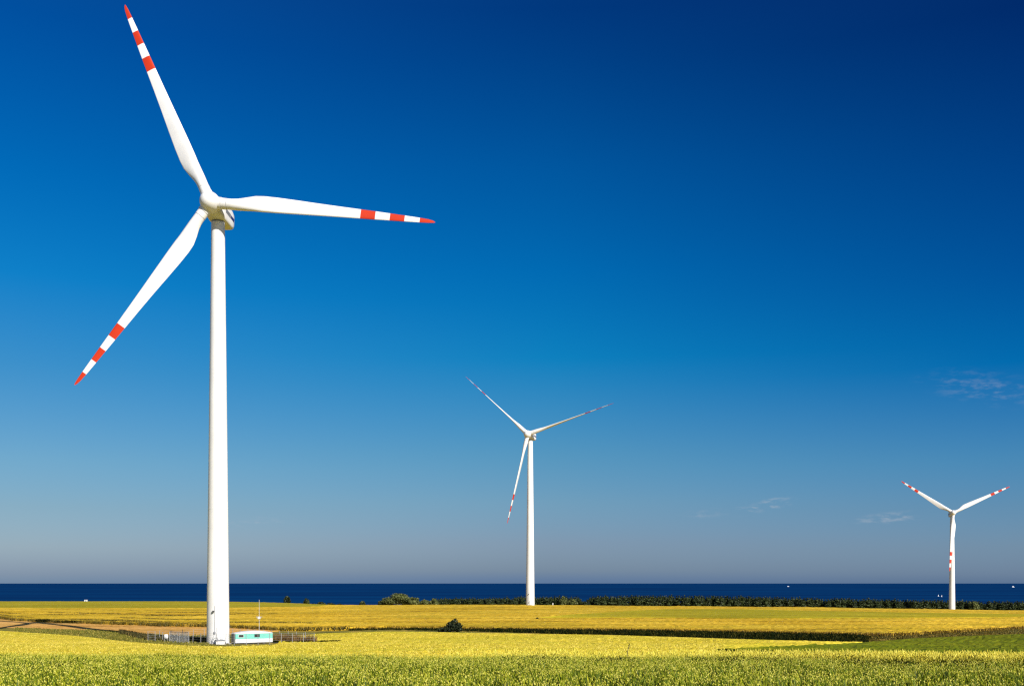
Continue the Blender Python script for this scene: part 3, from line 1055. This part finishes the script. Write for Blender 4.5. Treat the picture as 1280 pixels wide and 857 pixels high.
def round_tree(px, py_base, py_top, wpx, D, label, name='broadleaf_tree', cat='tree', mat=None, group=None, dens=1.0, size=.38, lobn=9):
    X = WX(px, D)
    g = G(X, D)
    sc = D / F
    top = CZ - (py_top - 728) * sc
    zb = max(CZ - (py_base - 728) * sc, g)
    h = top - g
    w = wpx * sc / 2
    lob = []
    for k in range(lobn):
        an = rng.uniform(0, 2 * math.pi)
        rr = rng.uniform(.2, .72) * w
        zz = rng.uniform(.30, .78)
        rz = h * rng.uniform(.2, .3) * (1.1 - .35 * rr / w)
        zz = min(zz * h, h - rz * (1 + .55 * (rr / w) ** 2))
        lob.append((math.cos(an) * rr, math.sin(an) * rr, zz, w * rng.uniform(.26, .42), w * rng.uniform(.26, .42), rz))
    lob.append((0, 0, h * .70, w * .45, w * .45, h * .30))
    lob.append((-w * .5, 0, h * .38, w * .5, w * .4, h * .33))
    lob.append((w * .5, 0, h * .38, w * .5, w * .4, h * .33))
    n = int(dens * 260 * (w * 2) * h / (size / .38) ** 2 / 6)
    return crown_tree(name, (X, D, g), lob, max(n, 300), size, mat or DECI, h * .6, .07 * h ** .8, label, cat, group)

round_tree(497, 755, 740.2, 40, 728, 'broad sunlit olive green tree left of the pine belt, the largest rounded crown', dens=.9)
round_tree(515, 755, 745.0, 20, 726, 'rounded lower tree touching the right side of the largest olive crown')
round_tree(530, 756, 748.2, 15, 726, 'low rounded shrubby tree right of the large olive crown')
round_tree(542, 756, 746.8, 13, 725, 'small round pale green tree at the left end of the pine belt')
round_tree(479, 756, 748.5, 14, 728, 'dark low tree at the left foot of the largest olive crown', mat=PINE)
round_tree(359, 751, 743.8, 9, 738, 'lone dark tree rising behind the pale ridge left of centre', mat=PINE)
round_tree(383, 753, 746.6, 8, 738, 'smaller dark tree behind the ridge, right of the lone dark one', mat=PINE)
round_tree(453, 757, 749.5, 8, 735, 'tiny dark tree on the skyline between the ridge bushes and the large olive crown', mat=PINE)
for i, (px, t, w) in enumerate([(392, 753.2, 6), (402, 751.2, 11), (414, 752.6, 11), (425, 753.4, 9)]):
    lab = ['smallest dark bush at the left end of the ridge row of bushes', 'tallest rounded bush in the ridge row left of centre',
           'wide low bush third from left in the ridge row', 'low dark bush at the right end of the ridge row of bushes'][i]
    round_tree(px, 757, t, w, 690, lab, name='bush', cat='bush', mat=SHRUB if i != 1 else PINE, size=.3, lobn=5)
round_tree(1218, 762, 750.6, 14, 728, 'olive green rounded tree in the pine belt right of the farthest turbine')
round_tree(716, 756, 747.5, 14, 727, 'yellowish rounded tree at the left side of the gap in the pine belt')
round_tree(704, 756, 744.2, 12, 730, 'pale feathery tree among the pines right of the middle turbine')
# the lone bush in the field
Db = hit(564, 788.8)
Xb = WX(566.5, Db)
crown_tree('bush', (Xb, Db, G(Xb, Db)), [(0, 0, 1.1, 1.7, 1.5, 1.1), (-1.3, 0, .8, 1.2, 1.1, .8), (1.35, 0, .85, 1.0, 1.0, .85), (.3, 0, 2.0, 1.0, .9, .8),
           (.55, .1, 2.7, .5, .5, .55), (-.6, 0, 1.7, .9, .9, .7), (1.15, 0, 1.6, .8, .8, .7), (1.9, 0, 1.5, .4, .4, .5), (-.1, 0, 2.5, .4, .4, .45)],
           1500, .19, SHRUB, 1.6, .14, 'lone dark green bush standing in the yellow fields at the centre', 'bush')
round_tree(553, 789, 783.0, 13, Db - .6, 'low dark shrub spreading at the left foot of the lone bush', name='bush', cat='bush', mat=SHRUB, size=.15, lobn=5)
Dk = hit(671.5, 773, .6)
round_tree(671.5, 773, 770.6, 6, Dk, 'tiny dark bush alone in the golden wheat below the middle turbine', name='bush', cat='bush', mat=SHRUB, size=.15, lobn=4)

# ------------------------------------------------------------------ compound around the near turbine
A = Vector((-71.2, 205)); B = Vector((-48.9, 184.5)); C = Vector((-37.2, 197)); Dd = A + (C - B)
def fence():
    root = empty('wire_fence', (A.x, A.y, G(A.x, A.y)))
    tag(root, 'thin grey wire fence on steel posts around the near turbine yard', 'fence')
    O = Vector(root.location)
    pts = []
    for P, Q, n in ((A, B, 11), (B, C, 7), (C, Dd, 11), (Dd, A, 7)):
        for k in range(n):
            p = P + (Q - P) * (k / n)
            pts.append(Vector((p.x, p.y, G(p.x, p.y))))
    wi = MB()
    for i, p in enumerate(pts):
        q = pts[(i + 1) % len(pts)]
        pb = MB()
        hgt = 2.0 + rng.normal(0, .05)
        ln = Vector((rng.normal(0, .03), rng.normal(0, .03), 0))
        pb.tube(p - O + Vector((0, 0, -.3)), p - O + ln + Vector((0, 0, hgt)), .05, n=8)
        pb.build('post', POST, root, smooth=40)
        if GATE[0] <= i < GATE[1]:
            continue
        for zz in (.3, .75, 1.2, 1.6, 1.95):
            wi.tube(p - O + Vector((0, 0, zz)), q - O + Vector((0, 0, zz)), .010, n=5, caps=False)
    wi.build('wire', STEEL, root)
    return pts
GATE = (2, 5)
PTS = fence()

def mesh_panel():
    p0 = Vector((WX(212, 197.5), 197.5)); p1 = Vector((WX(236, 192.5), 192.5))
    g0, g1 = G(p0.x, p0.y), G(p1.x, p1.y)
    root = empty('mesh_gate', (p0.x, p0.y, g0))
    tag(root, 'grey framed steel mesh gate standing left of the near tower', 'gate')
    q = Vector((p1.x - p0.x, p1.y - p0.y, g1 - g0)); up = Vector((0, 0, 1))
    fr = MB()
    hh = 2.15
    for c0, c1 in ((up * .1, up * hh), (q + up * .1, q + up * hh), (up * hh, q + up * hh), (up * .12, q + up * .12), (q * .5 + up * .1, q * .5 + up * hh)):
        fr.tube(c0, c1, .045, n=8)
    fr.build('frame', STEEL, root, smooth=40)
    ms = MB()
    for k in range(1, 36):
        ms.tube(q * (k / 36) + up * .12, q * (k / 36) + up * hh, .016, n=4, caps=False)
    for k in range(1, 18):
        z = .12 + (hh - .12) * k / 18
        ms.tube(up * z, q + up * z, .016, n=4, caps=False)
    ms.build('mesh', STEEL, root)
mesh_panel()

def white_drum():
    D = 199.5
    X = WX(207.6, D)
    root = empty('white_barrel', (X, D, G(X, D)))
    tag(root, 'small white rounded barrel on a low stand left of the mesh gate', 'barrel')
    mb = MB()
    N = 20
    pr = [(.75, .30), (.80, .36), (1.05, .41), (1.3, .41), (1.5, .36), (1.56, .28)]
    mb.rings([[Vector((math.cos(2 * math.pi * i / N) * rd, math.sin(2 * math.pi * i / N) * rd, z)) for i in range(N)] for z, rd in pr])
    mb.build('drum', WHITE, root, smooth=40)
    lg = MB()
    for sx in (-.25, .25):
        for sy in (-.25, .25):
            lg.tube((sx, sy, -.1), (sx, sy, .76), .04, n=6)
    lg.build('stand', STEEL, root)
white_drum()

TURQ = mat_simple('turquoise_paint', (.12, .42, .35), .45, noise=.08, scale=1.5)
CABW = mat_simple('white_cabin_paint', (.58, .57, .56), .5, noise=.08, scale=1.0)
GLASS = mat_simple('dark_window_glass', (.015, .018, .02), .1)
TYRE = mat_simple('tyre_rubber', (.02, .02, .02), .8)

def trailer():
    D0, D1 = 190.5, 194.3
    p0 = Vector((WX(294.3, D0), D0)); p1 = Vector((WX(340.8, D1), D1))
    ax = (p1 - p0); Ln = ax.length; ax.normalize()
    dp = Vector((-ax.y, ax.x))            # into the depth
    g = min(G(p0.x, p0.y), G(p1.x, p1.y)) - .02
    root = empty('trailer_cabin', (p0.x, p0.y, g), math.atan2(ax.y, ax.x))
    tag(root, 'white and turquoise site trailer with a curved roof right of the near tower', 'trailer')
    W = 2.4
    z0, z1, z2 = .35, 1.02, 1.98          # floor, band bottom, band top
    def roof(x):
        t = x / Ln
        return 2.02 + .38 * math.sin(math.pi * min(max(t, 0), 1)) ** .8
    def slab(a0, a1, mat, name, inset=0.0):
        mb = MB()
        mb.box((Ln / 2, W / 2, (a0 + a1) / 2), (Ln - inset, W - inset, a1 - a0))
        return mb.build(name, mat, root)
    slab(z0, z1, CABW, 'lower_body')
    slab(z1 + .002, z2, TURQ, 'side_band', .012)
    mb = MB()
    n = 20
    rings = []
    for k in range(n + 1):
        x = -.06 + (Ln + .12) * k / n
        h = roof(x)
        ring = []
        for j in range(9):
            s = j / 8
            ring.append(Vector((x, -.05 + (W + .1) * s, h + .10 * math.sin(math.pi * s))))
        ring += [Vector((x, W + .05, z2 + .004)), Vector((x, -.05, z2 + .004))]
        rings.append(ring)
    mb.rings(rings)
    mb.build('roof', CABW, root, smooth=35)
    # near-black end panel that paints in the shade of this end wall
    en = MB(); en.box((-.02, W * .5, 1.2), (.05, W * .8, 1.5)); en.build('end_shade_panel', DARK, root)
    for x0, x1, mt in ((.55, 1.55, 1), (3.55, 4.55, 0)):
        w = MB()
        w.box(((x0 + x1) / 2, -.012, 1.6), (x1 - x0, .05, .52))
        fr = w.build('window', CABW if mt else DARK, root)
        p = MB()
        p.box(((x0 + x1) / 2, -.042, 1.6), (x1 - x0 - .12, .02, .42))
        p.build('pane', GLASS, fr)
    for x in (2.0, Ln - 1.6):
        wh = MB()
        wh.tube((x, .1, .36), (x, .32, .36), .36, n=18)
        wh.tube((x, W - .32, .36), (x, W - .1, .36), .36, n=18)
        wh.build('wheel', TYRE, root, smooth=40)
trailer()

def mast():
    D = 207.0
    X = WX(324, D)
    g = G(X, D)
    root = empty('weather_mast', (X, D, g))
    tag(root, 'thin pale weather mast rising behind the turquoise trailer', 'mast')
    top = CZ - (748.5 - 728) / F * D - g
    mb = MB(); mb.tube((0, 0, -.2), (0, 0, top), .06, .035, n=8); mb.build('pole', STEEL, root, smooth=40)
    zb = CZ - (771 - 728) / F * D - g
    bx = MB(); bx.box((0, -.1, zb), (.5, .25, .5)); bx.build('instrument_box', CABW, root)
    ar = MB(); ar.tube((-.55, 0, zb + .05), (.55, 0, zb + .05), .03, n=6); ar.tube((-.5, 0, zb), (-.5, 0, zb + .3), .05, n=6); ar.tube((.5, 0, zb), (.5, 0, zb + .3), .05, n=6)
    ar.build('sensor_arm', STEEL, root)
mast()

REED = mat_leaf('dry_weed_stalks', [(0, (.045, .025, .008)), (.6, (.13, .07, .022)), (1, (.34, .20, .06))], trans=.1)
def wheat_weeds():
    pts = []
    for k in range(9):
        t = rng.uniform(.02, .55)
        p0 = rng.uniform(-80, 230); p1 = p0 + rng.uniform(90, 260)
        m = int((p1 - p0) * 3.2)
        px = rng.uniform(p0, p1, m)
        Y = b2(px) + (eLow(px) - b2(px)) * (t + .06 * np.sin(px * .02 + k)) + rng.normal(0, 1.2, m)
        pts.append(np.stack([px, Y], -1))
    px = rng.uniform(0, 440, 900)
    pts.append(np.stack([px, b2(px) + rng.uniform(-1.5, 3, 900)], -1))
    pts = np.concatenate(pts)
    pts = pts[pts[:, 0] < 436]
    X = WX(pts[:, 0], pts[:, 1]); Y = pts[:, 1]
    P = np.stack([X, Y, CZ + ground_rel(X, Y) + .3], -1)
    tufts('wheat_weeds', P, .5, .85, 7, .07, .7, mat_leaf('olive_weed_leaf', [(0, (.03, .03, .004)), (.6, (.10, .075, .008)), (1, (.25, .16, .02))], trans=.15),
          'olive brown weed streaks through the golden wheat behind the near turbine', spread=.5)
wheat_weeds()
def yard_weeds():
    # brown dead weeds right of the trailer, inside the fence
    n = 330
    px = rng.uniform(343, 396, n)
    Y = 197 + rng.uniform(0, 7, n)
    keep = rng.random(n) < np.interp(px, [343, 365, 396], [1, .8, .45])
    px, Y = px[keep], Y[keep]
    X = WX(px, Y)
    P = np.stack([X, Y, CZ + ground_rel(X, Y) - .05], -1)
    tufts('dry_weeds', P, .5, 1.9, 9, .028, .45, REED, 'brown dry weeds inside the fence right of the trailer', spread=.18)
    n = 700
    px = rng.uniform(343, 425, n)
    Y = np.interp(px, [343, 395, 425], [197, 197.5, 201]) + rng.uniform(-.5, 2.5, n)
    X = WX(px, Y)
    P = np.stack([X, Y, CZ + ground_rel(X, Y) - .05], -1)
    tufts('yard_grass', P, .3, .6, 9, .05, .6, DITCH, 'dark low grass along the right part of the fence', spread=.2)
    n = 1500
    px = rng.uniform(150, 262, n)
    Y = np.interp(px, [150, 185, 262], [232, 208, 197]) + rng.uniform(-1, 9, n)
    X = WX(px, Y)
    P = np.stack([X, Y, CZ + ground_rel(X, Y) - .05], -1)
    tufts('yard_weeds', P, .4, 1.1, 9, .045, .6, mat_leaf('yard_weed_leaf', [(0, (.02, .022, .006)), (.6, (.06, .055, .012)), (1, (.22, .14, .04))], trans=.1),
          'dark green and brown weeds behind the fence left of the near tower', spread=.25)
    n = 2600
    px = rng.uniform(20, 262, n)
    t = rng.random(n)
    Y = b1(px) + (b3(px) - b1(px)) * t
    X = WX(px, Y)
    P = np.stack([X, Y, CZ + ground_rel(X, Y) - .05], -1)
    tufts('rough_grass', P, .25, .6, 9, .05, .7, mat_leaf('rough_grass_leaf', [(0, (.06, .065, .010)), (.6, (.18, .17, .02)), (1, (.40, .28, .06))], trans=.15),
          'rough green and tan grass on the verge left of the near turbine yard', spread=.3)
yard_weeds()

# ------------------------------------------------------------------ small things
def hut(px, py_top, D, w, h, mat, label, name='hut'):
    X = WX(px, D)
    g = CZ - (py_top - 728) / F * D - h
    root = empty(name, (X, D, g), R(12))
    tag(root, label, 'hut')
    mb = MB(); mb.box((0, 0, h * .32), (w, w * .7, h * .64 + .6)); mb.build('wall', mat, root)
    rf = MB()
    e = h * .64 + .3 - .01
    hw, hd = w / 2 + .15, w * .35 + .15
    rf.add([(-hw, -hd, e), (hw, -hd, e), (hw, hd, e), (-hw, hd, e), (-hw, 0, h), (hw, 0, h)], [(0, 1, 5, 4), (2, 3, 4, 5), (1, 2, 5), (3, 0, 4), (3, 2, 1, 0)])
    rf.build('roof', mat, root)
    dr = MB(); dr.box((0, -w * .35 - .02, h * .3), (.7, .04, 1.1)); dr.build('door', GREY, root)
hut(107.5, 748.6, 722, 2.0, 1.4, CABW, 'tiny white hut on the skyline at far left')
hut(766.5, 756.3, 724, 2.6, 1.7, mat_simple('pale_timber', (.50, .44, .18), .8), 'tiny pale yellow hut in front of the pine belt')

def marker(px, D, h, label):
    X = WX(px, D); g = G(X, D)
    root = empty('marker_post', (X, D, g))
    tag(root, label, 'marker')
    mb = MB(); mb.tube((0, 0, -.2), (0, 0, h), .32, .3, n=10); mb.build('post', CABW, root, smooth=40)
    cp = MB(); cp.tube((0, 0, h), (0, 0, h + .15), .4, .3, n=10); cp.build('cap', CABW, root, smooth=40)
marker(691, 640, 2.2, 'short white marker right of the foot of the middle turbine')

def tall_weed():
    D = 62.0
    X = WX(784.5, D); g = G(X, D)
    root = empty('tall_weed', (X, D, g))
    tag(root, 'single tall thin weed standing above the green crop right of centre', 'weed')
    top = CZ - (804 - 728) / F * D - g
    mb = MB()
    pts = [Vector((0, 0, -.1)), Vector((-.03, 0, top * .5)), Vector((.02, .02, top * .75)), Vector((.12, .02, top))]
    for p, q in zip(pts[:-1], pts[1:]):
        mb.tube(p, q, .022, .018, n=6)
    mb.build('stem', BARK, root)
    lob = [(.08, 0, top * .96, .05, .05, .12), (.12, 0, top * .86, .10, .05, .04), (-.02, 0, top * .7, .08, .05, .04), (.0, 0, top * .55, .08, .06, .04)]
    co, q, tint = leaf_cloud(30, lob, .03)
    mesh_np('leaves', co, q, PINE, tint=tint, parent=root)
tall_weed()

HULL = mat_simple('white_hull', (.8, .8, .8), .4)
def boat(px, py, D, L, label, sail):
    z = CZ - 40
    X = WX(px, D)
    root = empty('sailboat' if sail else 'white_ship', (X, D, z), R(20))
    tag(root, label, 'boat', 'boats on the sea')
    mb = MB()
    b = L * .14
    rings = []
    for t, k in ((-.5, .75), (-.2, 1), (.2, .9), (.42, .4), (.5, .04)):
        x = t * L
        rings.append([Vector((x, -b * k, L * .10)), Vector((x, -b * k * .6, -.02 * L)), Vector((x, b * k * .6, -.02 * L)), Vector((x, b * k, L * .10))])
    mb.rings(rings)
    mb.build('hull', HULL, root)
    if sail:
        s = MB(); s.tube((.05 * L, 0, .08 * L), (.05 * L, 0, 1.15 * L), .012 * L, n=6); s.build('mast', STEEL, root)
        s = MB()
        s.add([(.04 * L, 0, .16 * L), (-.42 * L, .05 * L, .16 * L), (.04 * L, 0, 1.12 * L), (.04 * L, .02 * L, .16 * L), (-.42 * L, .07 * L, .16 * L), (.04 * L, .02 * L, 1.12 * L)],
              [(0, 1, 2), (5, 4, 3), (0, 3, 4, 1), (1, 4, 5, 2), (2, 5, 3, 0)])
        s.build('sail', HULL, root)
    else:
        s = MB(); s.box((-.12 * L, 0, .17 * L), (.4 * L, b * 1.5, .13 * L)); s.box((-.15 * L, 0, .27 * L), (.2 * L, b * 1.1, .07 * L)); s.build('cabin', HULL, root)
        s = MB(); s.tube((-.2 * L, 0, .3 * L), (-.2 * L, 0, .4 * L), .03 * L, n=8); s.build('funnel', GREY, root)
Ds = lambda py: 40 * F / (py - 728)
boat(1173.2, 745.2, 3200, 5.0, 'left one of two tiny white sailboats close together beside the farthest turbine', True)
boat(1177.3, 745.8, 3120, 4.6, 'right one of two tiny white sailboats close together beside the farthest turbine', True)
boat(985.3, 732.3, 12500, 27, 'tiny white ship near the horizon above the middle of the pine belt', False)
boat(1266.5, 732.8, 10800, 34, 'tiny white ship near the horizon at the far right', False)

# ------------------------------------------------------------------ render defaults
scene.render.engine = 'CYCLES'
scene.cycles.use_denoising = False
scene.cycles.filter_width = 1.3
scene.cycles.max_bounces = 6
scene.cycles.transparent_max_bounces = 6
